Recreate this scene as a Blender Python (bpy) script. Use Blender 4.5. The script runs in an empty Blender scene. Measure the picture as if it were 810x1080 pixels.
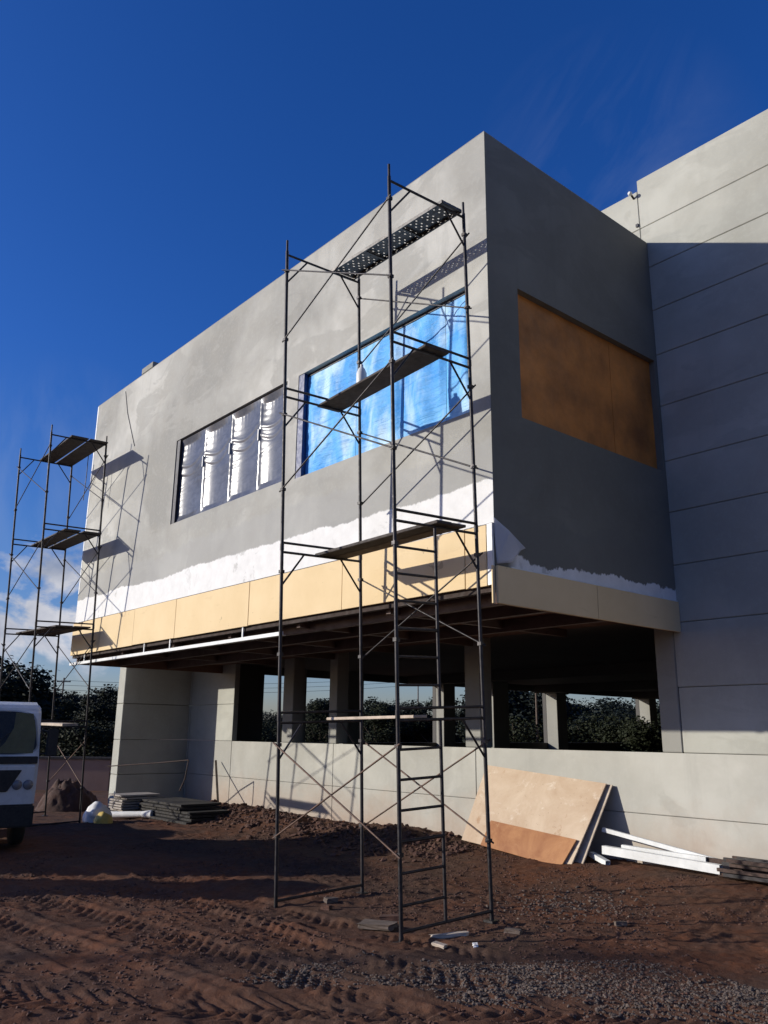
import bpy, bmesh, math, random
import numpy as np
from mathutils import Vector, Matrix
random.seed(7); rng=np.random.default_rng(11)
R=math.radians; PI=math.pi
sc=bpy.context.scene; C=sc.collection
LB=4.491; XL=-14.86; ZT=10.73
SUN=Vector((.80,1,-.39)).normalized()

# ------------------------------------------------------------------ node helpers
class NT:
    def __init__(s,nt): s.t=nt
    def n(s,typ,**k):
        o=s.t.nodes.new(typ)
        ins=k.pop('i',{})
        for a,b in k.items(): setattr(o,a,b)
        for a,b in ins.items(): s.set(o.inputs[a],b)
        return o
    def set(s,sock,v):
        if isinstance(v,bpy.types.NodeSocket): s.t.links.new(v,sock)
        elif isinstance(v,bpy.types.Node): s.t.links.new(v.outputs[0],sock)
        else:
            if hasattr(sock.default_value,'__len__') and len(sock.default_value)==4 and len(v)==3: v=(*v,1)
            sock.default_value=v
    def noise(s,vec,scale,detail=5,rough=.55,dist=0):
        return s.n('ShaderNodeTexNoise',i={'Vector':vec,'Scale':scale,'Detail':detail,'Roughness':rough,'Distortion':dist}).outputs['Fac']
    def ramp(s,f,pts):
        o=s.n('ShaderNodeValToRGB',i={'Fac':f}); e=o.color_ramp.elements
        while len(e)<len(pts): e.new(.5)
        for k,(p,c) in enumerate(pts):
            e[k].position=p; e[k].color=(c,c,c,1) if isinstance(c,(int,float)) else (*c,1)
        return o.outputs['Color']
    def mix(s,f,a,b,mode='MIX'):
        o=s.n('ShaderNodeMix',data_type='RGBA',blend_type=mode)
        s.set(o.inputs[0],f); s.set(o.inputs[6],a); s.set(o.inputs[7],b); return o.outputs[2]
    def math(s,op,a,b=0.0,c=None,clamp=False):
        o=s.n('ShaderNodeMath',operation=op,use_clamp=clamp); s.set(o.inputs[0],a); s.set(o.inputs[1],b)
        if c is not None: s.set(o.inputs[2],c)
        return o.outputs[0]
    def mapr(s,v,a,b,c=0.,d=1.):
        return s.n('ShaderNodeMapRange',i={'Value':v,'From Min':a,'From Max':b,'To Min':c,'To Max':d}).outputs[0]
    def scale(s,vec,xyz):
        return s.n('ShaderNodeMapping',i={'Vector':vec,'Scale':xyz}).outputs[0]
def mat(name):
    m=bpy.data.materials.new(name); m.use_nodes=True; m.node_tree.nodes.clear()
    t=NT(m.node_tree); out=t.n('ShaderNodeOutputMaterial'); b=t.n('ShaderNodeBsdfPrincipled')
    t.t.links.new(b.outputs[0],out.inputs[0]); return m,t,b
def oc(t): return t.n('ShaderNodeTexCoord').outputs['Object']
def bump(t,b,h,strength=.3,dist=.01):
    o=t.n('ShaderNodeBump',i={'Height':h,'Strength':strength,'Distance':dist}); t.set(b.inputs['Normal'],o.outputs[0])
def lin(*c): return tuple((x/255/12.92 if x/255<=.04045 else ((x/255+.055)/1.055)**2.4) for x in c)

def simple(name,col,rough=.6,metal=0,var=.25,scale=6,bmp=.0,spec=None):
    m,t,b=mat(name); v=oc(t)
    f=t.noise(v,scale,6,.6)
    dk=tuple(c*(1-var) for c in col); lt=tuple(min(1,c*(1+var)) for c in col)
    t.set(b.inputs['Base Color'],t.ramp(f,[(.3,dk),(.7,lt)]))
    t.set(b.inputs['Roughness'],t.mapr(t.noise(v,scale*3,4),.3,.7,max(.05,rough-.12),min(1,rough+.12)))
    b.inputs['Metallic'].default_value=metal
    if bmp: bump(t,b,t.noise(v,scale*8,6,.7),bmp,.01)
    return m

def concrete(name,base=.36,tint=(1,.965,.92),white=None,paint=None,stain=.5,red=0.0,seed=0,patch=1.0):
    """precast / rendered concrete: broad blotches, vertical streaks, pores, trowel patches"""
    m,t,b=mat(name); v=t.n('ShaderNodeMapping',i={'Vector':oc(t),'Location':(seed*3.1,seed*1.7,seed*.9)}).outputs[0]
    raw=oc(t)
    big=t.noise(v,.35,4,.6,.3); mid=t.noise(v,1.6,7,.62,.3); fine=t.noise(v,14,6,.7)
    streak=t.noise(t.scale(v,(2.2,2.2,.25)),1.5,6,.65)
    blot=t.noise(t.scale(v,(.5,.5,1.1)),1.1,5,.6,.6)
    c0=tuple(base*x for x in tint)
    col=t.mix(t.ramp(big,[(.36,0.),(.64,1.)]),tuple(x*(1-.22*patch) for x in c0),tuple(x*(1+.12*patch) for x in c0))
    col=t.mix(t.ramp(blot,[(.52,0.),(.56,.45*patch)]),col,tuple(x*.80 for x in c0))
    col=t.mix(t.ramp(mid,[(.42,0.),(.72,.55*stain)]),col,tuple(x*.72 for x in (c0[0]*1.03,c0[1],c0[2]*.95)))
    col=t.mix(t.ramp(streak,[(.55,0.),(.75,.5*stain)]),col,tuple(x*.68 for x in c0))
    col=t.mix(t.ramp(fine,[(.5,0.),(.8,.3)]),col,tuple(x*1.18 for x in c0))
    sep=t.n('ShaderNodeSeparateXYZ',i={0:raw})
    if red>0: # red soil splashed up the foot of the wall
        h=t.math('ADD',sep.outputs[2],t.math('MULTIPLY',t.noise(v,1.1,6,.65),-1.6))
        col=t.mix(t.mapr(h,-.1,-1.15,0,red),col,(.36,.19,.10))
    h=t.math('ADD',t.math('MULTIPLY',fine,.35),t.math('ADD',mid,t.math('MULTIPLY',t.noise(v,45,4,.7),.2)))
    rough=.82
    if white is not None: # ragged band of white coating brushed along the foot of the facade; white=(axis, z)
        ax,z0,amp,lo=white
        along=sep.outputs[0] if ax=='x' else sep.outputs[1]
        cmb=t.n('ShaderNodeCombineXYZ',i={0:along,1:0.,2:t.math('MULTIPLY',sep.outputs[2],.55)}).outputs[0]
        n1=t.noise(cmb,.55,2,.5); n2=t.noise(cmb,3.2,5,.62); n3=t.noise(cmb,22,3,.6)
        edge=t.math('ADD',t.math('ADD',t.math('MULTIPLY',t.math('SUBTRACT',n1,.5),amp*1.5),t.math('MULTIPLY',t.math('SUBTRACT',n2,.5),amp*1.1)),t.math('MULTIPLY',t.math('SUBTRACT',n3,.5),amp*.25))
        zz=t.math('ADD',sep.outputs[2],edge)
        mk=t.mapr(zz,z0+.012,z0-.012,0,1)
        if lo is not None:
            mk=t.math('MULTIPLY',mk,t.mapr(along,lo-.1,lo+.1,0,1))
        # scraped spots where the coating is thin
        hole=t.noise(t.scale(v,(1.0,1.0,.8)),2.6,7,.72,.5)
        win=t.mapr(t.noise(cmb,.42,1,.5),.50,.62,0,1)
        mk=t.math('MULTIPLY',mk,t.math('SUBTRACT',1.,t.math('MULTIPLY',t.ramp(hole,[(.55,0.),(.60,.55)]),win)))
        # damp primer halo above it
        halo=t.mapr(t.math('ADD',sep.outputs[2],t.math('MULTIPLY',edge,2.2)),z0+.62,z0+.55,0,.5)
        col=t.mix(halo,col,tuple(x*.80 for x in (c0[0],c0[1]*1.01,c0[2]*1.06)))
        wc=t.ramp(t.noise(v,5,6,.65),[(.3,(.66,.66,.65)),(.7,(.76,.76,.75))])
        col=t.mix(mk,col,wc)
        h=t.math('ADD',h,t.math('MULTIPLY',mk,.8))
    t.set(b.inputs['Base Color'],col); b.inputs['Roughness'].default_value=rough
    b.inputs['Specular IOR Level'].default_value=.25
    bump(t,b,h,.35,.012)
    return m

M={}
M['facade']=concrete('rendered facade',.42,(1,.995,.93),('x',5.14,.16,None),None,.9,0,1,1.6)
M['side']=concrete('rendered side',.185,(1,1.0,.86),('y',4.13,.30,.35),None,.5,0,4,.9)  # same render as the facade, its base darkened to paint in the shade
M['panel']=concrete('precast panel',.42,(1,1.0,.89),None,None,.6,0,2,.9)
M['plinth']=concrete('precast plinth',.43,(1,.985,.89),None,None,.6,.45,3,.9)
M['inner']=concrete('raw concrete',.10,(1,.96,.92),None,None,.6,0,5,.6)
M['column']=concrete('cast column',.28,(1,.99,.90),None,None,.4,0,6,.5)

def beige():
    m,t,b=mat('beige board'); v=oc(t)
    c=t.mix(t.ramp(t.noise(v,.9,5,.6),[(.35,0.),(.7,1.)]),(.66,.50,.28),(.73,.57,.34))
    c=t.mix(t.ramp(t.noise(t.scale(v,(.5,.5,2)),3,6,.7),[(.60,0.),(.75,.35)]),c,(.42,.30,.16))
    c=t.mix(t.ramp(t.noise(v,2.2,3,.7,1.5),[(.70,0.),(.72,.5)]),c,(.25,.17,.1))
    t.set(b.inputs['Base Color'],c); b.inputs['Roughness'].default_value=.75; b.inputs['Specular IOR Level'].default_value=.3
    bump(t,b,t.noise(v,6,5,.6),.12,.01); return m
M['beige']=beige()
M['board_orange']=simple('stained plywood',(.46,.17,.032),.6,0,.5,1.1,.2)
M['tube']=simple('rusty painted tube',(.028,.025,.027),.5,.45,.6,9,.1)
M['tube_rust']=simple('rusted brace tube',(.10,.058,.042),.65,.3,.5,8,.15)
M['plank']=simple('weathered plank',(.13,.10,.075),.85,0,.35,5,.4)
M['plank_dark']=simple('dirty dark plank',(.055,.045,.04),.85,0,.35,5,.4)
M['plank_pale']=simple('pale plank',(.46,.38,.30),.8,0,.25,6,.3)
M['perf']=simple('galvanised deck metal',(.11,.105,.10),.5,.7,.4,10,.1)
M['white_metal']=simple('white painted steel',(.66,.67,.66),.45,.0,.14,4,.1)
M['dark_metal']=simple('dark frame metal',(.022,.022,.03),.5,.3,.3,6)
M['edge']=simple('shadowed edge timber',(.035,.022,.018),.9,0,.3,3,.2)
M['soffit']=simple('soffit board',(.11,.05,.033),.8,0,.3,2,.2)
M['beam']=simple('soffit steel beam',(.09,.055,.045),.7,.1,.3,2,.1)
M['black']=simple('black rubber',(.018,.018,.018),.75,0,.3,8)
M['truck_white']=simple('white truck paint',(.55,.57,.58),.3,0,.06,2)
M['pile_dark']=simple('dark stacked timber',(.018,.015,.013),.85,0,.4,5,.3)  # near-black base stands in for the shade over this stack
M['pile_pale']=simple('grey stacked board',(.30,.27,.24),.85,0,.3,4,.3)
M['rusty']=simple('rust coated steel rod',(.055,.032,.025),.7,.3,.5,12,.2)
M['sack']=simple('white woven sack',(.75,.75,.74),.7,0,.08,9,.5)
M['sack_y']=simple('yellow plastic',(.62,.45,.12),.6,0,.15,9,.3)
M['bark']=simple('bark',(.07,.05,.035),.9,0,.35,6,.5)
M['stone']=simple('grey stone',(.105,.078,.062),.9,0,.35,7,.4)
M['clod']=simple('dry red clod',(.085,.040,.027),.95,0,.35,6,.6)
M['heap']=simple('dark heap soil',(.055,.026,.018),.95,0,.4,5,.9)
M['lowwall']=simple('dusty pink wall',(.30,.19,.145),.9,0,.12,1,.2)
M['roof']=simple('roof membrane',(.25,.25,.25),.8,0,.2,1)
def leafmat(name,a,bc):
    m,t,b=mat(name); v=oc(t)
    t.set(b.inputs['Base Color'],t.ramp(t.noise(v,1.2,4,.7),[(.35,a),(.65,bc)]))
    b.inputs['Roughness'].default_value=.7; b.inputs['Specular IOR Level'].default_value=.15; return m
M['leaf1']=leafmat('dark foliage',(.007,.010,.007),(.016,.022,.011))
M['leaf2']=leafmat('olive foliage',(.011,.015,.008),(.023,.028,.012))
M['leaf3']=leafmat('blue green foliage',(.006,.010,.009),(.013,.019,.016))

def ply():
    m,t,b=mat('tan form plywood'); v=oc(t)
    c=t.mix(t.ramp(t.noise(v,1.1,6,.65,.4),[(.35,0.),(.68,1.)]),(.46,.33,.22),(.62,.50,.37))
    c=t.mix(t.ramp(t.noise(v,2.7,8,.75,.6),[(.56,0.),(.66,.6)]),c,(.72,.64,.53))
    c=t.mix(t.ramp(t.noise(t.scale(v,(1,1,.6)),2.1,6,.7,.9),[(.61,0.),(.68,.7)]),c,(.36,.20,.10))
    c=t.mix(t.ramp(t.noise(v,26,3,.6),[(.66,0.),(.72,.5)]),c,(.22,.13,.08))
    t.set(b.inputs['Base Color'],c); b.inputs['Roughness'].default_value=.7
    bump(t,b,t.noise(v,9,6,.7),.3,.01); return m
M['ply']=ply()
def ply2():
    m,t,b=mat('rust orange plywood'); v=oc(t)
    c=t.mix(t.ramp(t.noise(v,1.8,7,.7,.5),[(.35,0.),(.65,1.)]),(.27,.10,.035),(.44,.21,.085))
    c=t.mix(t.ramp(t.noise(v,5,6,.7),[(.6,0.),(.7,.5)]),c,(.55,.33,.17))
    t.set(b.inputs['Base Color'],c); b.inputs['Roughness'].default_value=.7
    bump(t,b,t.noise(v,9,6,.7),.3,.01); return m
M['ply2']=ply2()
def film(name,kind):
    m,t,b=mat(name); v=oc(t)
    wr=t.noise(t.scale(v,(1.0,1,2.2)),4.,6,.6,.5); soft=t.noise(t.scale(v,(1,1,.55)),1.3,3,.5,.3)
    if kind=='silver':
        t.set(b.inputs['Base Color'],t.ramp(wr,[(.3,(.07,.077,.10)),(.7,(.12,.127,.155))]))
        b.inputs['Metallic'].default_value=.04; b.inputs['Roughness'].default_value=.25; b.inputs['Specular IOR Level'].default_value=.32
        bump(t,b,wr,.12,.02)
    else:
        c=t.mix(t.ramp(soft,[(.36,0.),(.62,1.)]),(.05,.29,.72),(.16,.46,.84))
        c=t.mix(t.ramp(t.noise(t.scale(v,(1.1,1,.45)),1.7,4,.55,.4),[(.46,0.),(.64,.75)]),c,(.58,.78,.93))
        c=t.mix(t.ramp(t.noise(t.scale(v,(.35,1,5)),3.5,5,.65,.6),[(.58,0.),(.66,.5)]),c,(.05,.24,.60))
        t.set(b.inputs['Base Color'],c); b.inputs['Roughness'].default_value=.45; b.inputs['Specular IOR Level'].default_value=.12
        bump(t,b,t.math('ADD',wr,t.noise(t.scale(v,(.45,1,4)),4,5,.6,.8)),.55,.04)
    return m
M['silver']=film('silver plastic film','silver'); M['blue']=film('blue tarpaulin','blue')
m,t,b=mat('clear plastic scrap'); b.inputs['Base Color'].default_value=(.75,.75,.78,1); b.inputs['Roughness'].default_value=.35
b.inputs['Alpha'].default_value=.45; bump(t,b,t.noise(oc(t),9,5,.6,1),.6,.02); M['clear']=m
m,t,b=mat('vehicle glass'); b.inputs['Base Color'].default_value=(.03,.04,.035,1); b.inputs['Roughness'].default_value=.06; b.inputs['Specular IOR Level'].default_value=.8; M['glass']=m
m,t,b=mat('lamp glass'); b.inputs['Base Color'].default_value=(.16,.16,.17,1); b.inputs['Roughness'].default_value=.15; M['lamp']=m
m,t,b=mat('windshield glass'); b.inputs['Base Color'].default_value=(.03,.04,.04,1); b.inputs['Roughness'].default_value=.05; b.inputs['Alpha'].default_value=.35; M['glass_clear']=m
M['olive_reflection']=simple('olive glass reflection',(.19,.18,.07),.8,0,.2,5)  # colour of the reflection painted on the windshield

def groundmat():
    m,t,b=mat('red construction soil'); v=oc(t)
    big=t.noise(v,.30,5,.6,.8); mid=t.noise(v,1.7,8,.68,.4); fine=t.noise(v,11,8,.72); vf=t.noise(v,60,4,.7)
    c=t.mix(t.ramp(big,[(.38,0.),(.60,1.)]),(.130,.052,.027),(.092,.053,.035))
    c=t.mix(t.ramp(mid,[(.42,0.),(.66,.8)]),c,(.070,.042,.032))
    c=t.mix(t.ramp(t.noise(v,.8,6,.65,1.2),[(.55,0.),(.68,.65)]),c,(.170,.070,.038))
    c=t.mix(t.ramp(fine,[(.52,0.),(.72,.55)]),c,(.150,.095,.070))
    c=t.mix(t.ramp(vf,[(.60,0.),(.72,.5)]),c,(.20,.155,.125))
    # tracked and graded grey-brown aggregate further right
    sep=t.n('ShaderNodeSeparateXYZ',i={0:v})
    far=t.mapr(t.n('ShaderNodeVectorMath',operation='LENGTH',i={0:v}).outputs[1],28,60,0,1)
    c=t.mix(far,c,(.19,.125,.09))
    t.set(b.inputs['Base Color'],c); b.inputs['Roughness'].default_value=.95; b.inputs['Specular IOR Level'].default_value=.12
    h=t.math('ADD',t.math('MULTIPLY',mid,.6),t.math('ADD',t.math('MULTIPLY',fine,.35),t.math('MULTIPLY',vf,.10)))
    bump(t,b,h,.9,.05); return m
M['ground']=groundmat()

# ------------------------------------------------------------------ mesh builder
def frame_of(d):
    d=Vector(d).normalized(); up=Vector((0,0,1)) if abs(d.z)<.95 else Vector((1,0,0))
    a=d.cross(up).normalized(); return a,a.cross(d).normalized()
class MB:
    def __init__(s): s.v=[];s.f=[];s.sm=[]
    def add(s,vs,fs,smooth=False):
        k=len(s.v); s.v+= [tuple(p) for p in vs]; s.f+=[tuple(i+k for i in f) for f in fs]; s.sm+=[smooth]*len(fs); return s
    def box(s,a,b,M_=None):
        x0,y0,z0=[min(a[i],b[i]) for i in range(3)]; x1,y1,z1=[max(a[i],b[i]) for i in range(3)]
        vs=[(x0,y0,z0),(x1,y0,z0),(x1,y1,z0),(x0,y1,z0),(x0,y0,z1),(x1,y0,z1),(x1,y1,z1),(x0,y1,z1)]
        if M_: vs=[M_@Vector(p) for p in vs]
        return s.add(vs,[(3,2,1,0),(4,5,6,7),(0,1,5,4),(1,2,6,5),(2,3,7,6),(3,0,4,7)])
    def bar(s,p,q,w,h,up=None):
        p=Vector(p);q=Vector(q); a,b=frame_of(q-p)
        if up is not None:
            b=Vector(up); d=(q-p).normalized(); b=(b-d*b.dot(d)).normalized(); a=d.cross(b)
        vs=[]
        for c in (p,q):
            for i,j in ((-1,-1),(1,-1),(1,1),(-1,1)): vs.append(c+a*w/2*i+b*h/2*j)
        return s.add(vs,[(3,2,1,0),(4,5,6,7),(0,1,5,4),(1,2,6,5),(2,3,7,6),(3,0,4,7)])
    def tube(s,p,q,r,n=10,r2=None,caps=True):
        p=Vector(p);q=Vector(q);a,b=frame_of(q-p); r2=r if r2 is None else r2; vs=[]
        for c,rr in ((p,r),(q,r2)):
            for k in range(n): t=2*PI*k/n; vs.append(c+(a*math.cos(t)+b*math.sin(t))*rr)
        s.add(vs,[(k,(k+1)%n,n+(k+1)%n,n+k) for k in range(n)],True)
        if caps: s.add(vs,[tuple(range(n))[::-1],tuple(range(n,2*n))])
        return s
    def poly(s,pts,rs,n=8):
        for k in range(len(pts)-1): s.tube(pts[k],pts[k+1],rs[k],n,rs[k+1])
        return s
    def prism(s,prof,lo,hi,axis='y'):
        n=len(prof); mk={'y':lambda p,c:(p[0],c,p[1]),'x':lambda p,c:(c,p[0],p[1]),'z':lambda p,c:(p[0],p[1],c)}[axis]
        vs=[mk(p,lo) for p in prof]+[mk(p,hi) for p in prof]
        return s.add(vs,[(k,(k+1)%n,n+(k+1)%n,n+k) for k in range(n)]+[tuple(range(n))[::-1],tuple(range(n,2*n))])
    def lathe(s,c,prof,n=20,axis='z'):
        vs=[]
        for r,h in prof:
            for k in range(n):
                t=2*PI*k/n; x,y=r*math.cos(t),r*math.sin(t)
                vs.append({'z':(c[0]+x,c[1]+y,c[2]+h),'y':(c[0]+x,c[1]+h,c[2]+y),'x':(c[0]+h,c[1]+x,c[2]+y)}[axis])
        fs=[(i*n+k,i*n+(k+1)%n,(i+1)*n+(k+1)%n,(i+1)*n+k) for i in range(len(prof)-1) for k in range(n)]
        s.add(vs,fs,True); s.add(vs,[tuple(range(n))[::-1],tuple(range((len(prof)-1)*n,len(prof)*n))]); return s
    def build(s,name,m,parent=None,bevel=0,local=False,seg=2):
        me=bpy.data.meshes.new(name); me.from_pydata(s.v,[],s.f); me.polygons.foreach_set('use_smooth',s.sm)
        bm=bmesh.new(); bm.from_mesh(me); bmesh.ops.recalc_face_normals(bm,faces=bm.faces)
        if bevel:
            bmesh.ops.remove_doubles(bm,verts=bm.verts,dist=1e-5)
            es=[e for e in bm.edges if len(e.link_faces)==2 and e.calc_face_angle(0)>.5]
            try: bmesh.ops.bevel(bm,geom=es,offset=bevel,segments=seg,affect='EDGES',clamp_overlap=True)
            except Exception as ex: print('bevel',name,ex)
        bm.to_mesh(me); bm.free()
        o=bpy.data.objects.new(name,me); C.objects.link(o); me.materials.append(M[m] if isinstance(m,str) else m)
        if parent is not None:
            o.parent=parent
            if not local:
                p=parent; off=Vector((0,0,0))
                while p is not None: off+=p.location; p=p.parent
                o.location=-off
        return o
def tag(o,label=None,cat=None,group=None,kind=None):
    for k,v in (('label',label),('category',cat),('group',group),('kind',kind)):
        if v: o[k]=v
    return o
def empty(name,loc,rz=0):
    o=bpy.data.objects.new(name,None); C.objects.link(o); o.location=loc; o.rotation_euler=(0,0,rz); o.empty_display_size=.3; return o
def recenter(o):
    """put a free mesh's origin at the foot of its own bounding box"""
    me=o.data; n=len(me.vertices); a=np.empty(n*3); me.vertices.foreach_get('co',a); a=a.reshape(-1,3)
    c=np.array([(a[:,0].min()+a[:,0].max())/2,(a[:,1].min()+a[:,1].max())/2,a[:,2].min()])
    a-=c; me.vertices.foreach_set('co',a.ravel()); me.update(); o.location=Vector(c)+o.location; return o

# ------------------------------------------------------------------ ground
def vnoise(x,y,s,seed=0):
    xs=x*s+seed*17.3; ys=y*s-seed*9.1
    xi=np.floor(xs).astype(int); yi=np.floor(ys).astype(int); fx=xs-xi; fy=ys-yi
    fx=fx*fx*(3-2*fx); fy=fy*fy*(3-2*fy)
    def h(a,b):
        n=(a*374761393+b*668265263+seed*1442695041)&0x7fffffff
        n=((n^(n>>13))*1274126177)&0x7fffffff; return ((n^(n>>16))&0xffff)/65535.
    return (h(xi,yi)*(1-fx)+h(xi+1,yi)*fx)*(1-fy)+(h(xi,yi+1)*(1-fx)+h(xi+1,yi+1)*fx)*fy
def fbm(x,y,s,o=4,seed=0,g=.5):
    r=0;a=1;t=0
    for k in range(o): r=r+a*vnoise(x,y,s*2**k,seed+k); t+=a; a*=g
    return r/t
def ss(a,b,x): t=np.clip((x-a)/(b-a),0,1); return t*t*(3-2*t)
def segdist(x,y,p,q):
    px,py=p;qx,qy=q; dx,dy=qx-px,qy-py; L=math.hypot(dx,dy); u=((x-px)*dx+(y-py)*dy)/L
    w=((x-px)*-dy+(y-py)*dx)/L; return u,w,L
def height(x,y):
    x=np.asarray(x,float); y=np.asarray(y,float)
    z=-.345+0*x
    near=np.exp(-np.maximum(0,np.hypot(x+3,y+1)-14)**2/60.)
    z=z-.03*ss(-12,-14.5,x)
    # rise to the wall, earth bank thrown up against it on the left
    z=z+.16*ss(1.5,4.3,y)*ss(-19,-15,x)*(x<9)
    bank=np.exp(-((y-3.35-.25*np.sin(x*.9))/.75)**2)*ss(-15.6,-13.2,x)*ss(-3.6,-5.4,x)
    z=z+bank*(.15+.14*(fbm(x,y,1.1,3,5)-.5))
    z=z+bank*.22*(fbm(x,y,3.5,4,9)-.45)
    z=z+(fbm(x,y,.5,3,1)-.5)*.08*near
    z=z+(fbm(x,y,3.6,5,3,.62)-.5)*.032*near
    # broken crumbs
    cr=fbm(x,y,9,3,21,.7); z=z+np.clip(cr-.52,0,1)*.11*near*(.4+.9*fbm(x,y,.6,2,33))
    # tyre tracks: shallow trench with lugs
    for p,q,w,ph in (((-9,-4.6),(2.2,-3.1),.34,0),((-9,-3.1),(2.0,-2.15),.34,1.1),((-1.5,-6.2),(4.2,-.6),.3,.4),((-6,-5.2),(3.0,-3.9),.26,2.2),((-9,-2.0),(1.5,-1.5),.26,3.0)):
        u,d,L=segdist(x,y,p,q); d=d+.12*np.sin(u*.7+ph)
        inb=ss(-.2,.5,u)*ss(L+.2,L-.8,u)*ss(w+.08,w-.04,np.abs(d))
        lug=np.sin((u+np.abs(d)*.9)*2*PI/.16)*1.5
        brk=ss(.30,.55,fbm(x,y,1.3,3,40+int(ph*10)))
        z=z+inb*(-.018+.018*np.clip(lug,-.6,.8)*brk)
        z=z+np.exp(-((np.abs(d)-w-.07)/.06)**2)*ss(-.2,.5,u)*ss(L+.2,L-.8,u)*.014*(.4+fbm(x,y,2.2,2,50))
    # smooth ridge squeezed up beside a wheel
    u,d,L=segdist(x,y,(-2.9,-2.35),(.75,-2.35)); d=d-.12*np.sin(u*.8)
    z=z+np.exp(-(d/.085)**2)*ss(0,.4,u)*ss(L,L-.4,u)*.055
    # floor level under the building is flat
    ins=ss(4.6,5.0,y)*ss(-14.2,-14.8,-x*-1)*0
    return z
def axis_lines(fine):
    L=[fine[0][0]]
    for a,b,st in fine:
        n=max(1,int(round((b-a)/st))); L+=list(np.linspace(a,b,n+1)[1:])
    return np.array(L)
far=[-900,-500,-300,-180,-110,-75,-55,-42,-33,-27]
xs=np.array(far+list(axis_lines([(-24,-10,.11),(-10,-5,.06),(-5,5.2,.034),(5.2,9,.2)]))+[11,14,20,30,45,70,110,180,300,500,900])
ys=np.array([-900,-500,-300,-180,-110,-70,-45,-30,-20,-14]+list(axis_lines([(-10,-6,.12),(-6,1.5,.036),(1.5,4.9,.055),(4.9,9,.5)]))+[12,16,22,30,42,60,90,130,200,300,500,900])
X,Y=np.meshgrid(xs,ys); Z=height(X,Y)
nx,ny=len(xs),len(ys)
me=bpy.data.meshes.new('ground'); V=np.stack([X,Y,Z],-1).reshape(-1,3)
idx=np.arange(nx*ny).reshape(ny,nx); F=np.stack([idx[:-1,:-1],idx[:-1,1:],idx[1:,1:],idx[1:,:-1]],-1).reshape(-1,4)
me.vertices.add(len(V)); me.vertices.foreach_set('co',V.ravel()); me.loops.add(F.size); me.loops.foreach_set('vertex_index',F.ravel().astype(np.int32))
me.polygons.add(len(F)); me.polygons.foreach_set('loop_start',np.arange(0,F.size,4,dtype=np.int32)); me.polygons.foreach_set('loop_total',np.full(len(F),4,dtype=np.int32))
me.polygons.foreach_set('use_smooth',np.ones(len(F),bool)); me.update(calc_edges=True)
go=bpy.data.objects.new('ground',me); C.objects.link(go); me.materials.append(M['ground']); tag(go,kind='structure')
def gz(x,y): return float(height(x,y))

def rocks(name,m,n,fx,size,label=None,cat=None):
    vs=[];fs=[]
    ico=bmesh.new(); bmesh.ops.create_icosphere(ico,subdivisions=1,radius=1); bv=np.array([v.co[:] for v in ico.verts]); bf=[[v.index for v in f.verts] for f in ico.faces]; ico.free()
    bv=bv/np.linalg.norm(bv,axis=1)[:,None]; nb=len(bv)
    XY=np.array([fx() for _ in range(n)]); S=np.array([size() for _ in range(n)])
    q=bv[None]*(1+.35*(rng.random((n,nb,1))-.5)*2)*np.stack([np.ones(n),.55+.5*rng.random(n),.4+.35*rng.random(n)],-1)[:,None]*S[:,None,None]
    A=rng.random(n)*2*PI; ca,sa=np.cos(A)[:,None],np.sin(A)[:,None]; T_=(rng.random(n)-.5)*.7; cb,sb=np.cos(T_)[:,None],np.sin(T_)[:,None]
    x_,z_=q[...,0]*cb+q[...,2]*sb,-q[...,0]*sb+q[...,2]*cb; y_=q[...,1]
    q=np.stack([x_*ca-y_*sa,x_*sa+y_*ca,z_],-1)+np.stack([XY[:,0],XY[:,1],height(XY[:,0],XY[:,1])+S*.12],-1)[:,None]
    vs=[q.reshape(-1,3)]; fs=(np.array(bf)[None]+np.arange(n)[:,None,None]*nb).reshape(-1,3).tolist()
    me=bpy.data.meshes.new(name); me.from_pydata(np.concatenate(vs).tolist(),[],fs)
    o=bpy.data.objects.new(name,me); C.objects.link(o); me.materials.append(M[m]); tag(o,label,cat,kind='stuff'); return o
def inreg(f,ok):
    def g():
        for _ in range(50):
            x,y=f()
            if ok(x,y): return x,y
        return x,y
    return g
# gravel strewn across the right foreground
gn=lambda x,y: float(fbm(np.array(x),np.array(y),.9,3,77))
rocks('gravel','stone',8500,inreg(lambda:(rng.uniform(.1,4.8),rng.uniform(-4.2,-.2)),
      lambda x,y: abs((y+2.3)-(x-1)*.75+.0)<1.1*(.35+gn(x,y)) and gn(x*1.7,y*1.7)+rng.uniform(-.3,.3)>.56),lambda:.005+abs(rng.normal(0,.007)),
      'grey broken gravel strewn over red soil in the foreground','gravel')
rocks('soil_clods','clod',2600,inreg(lambda:(rng.uniform(-15,-3.8),rng.normal(3.1,.55)),lambda x,y:y<4.3),lambda:abs(rng.normal(.02,.028))+.010,
      'crumbled red clods covering the bank against the wall','soil clods')
rocks('soil_crumbs','clod',12000,inreg(lambda:(rng.uniform(-9,4),rng.uniform(-6,4.2)),lambda x,y:gn(x,y)>.45 and x>-9),lambda:rng.uniform(.007,.024),
      'small red crumbs scattered over the trampled soil','soil crumbs')
rocks('pebble_patch','stone',500,lambda:(rng.normal(-.1,.5),rng.normal(1.35,.55)),lambda:rng.uniform(.01,.026),
      'pale pebble patch in front of the leaning boards','pebbles')

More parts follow.
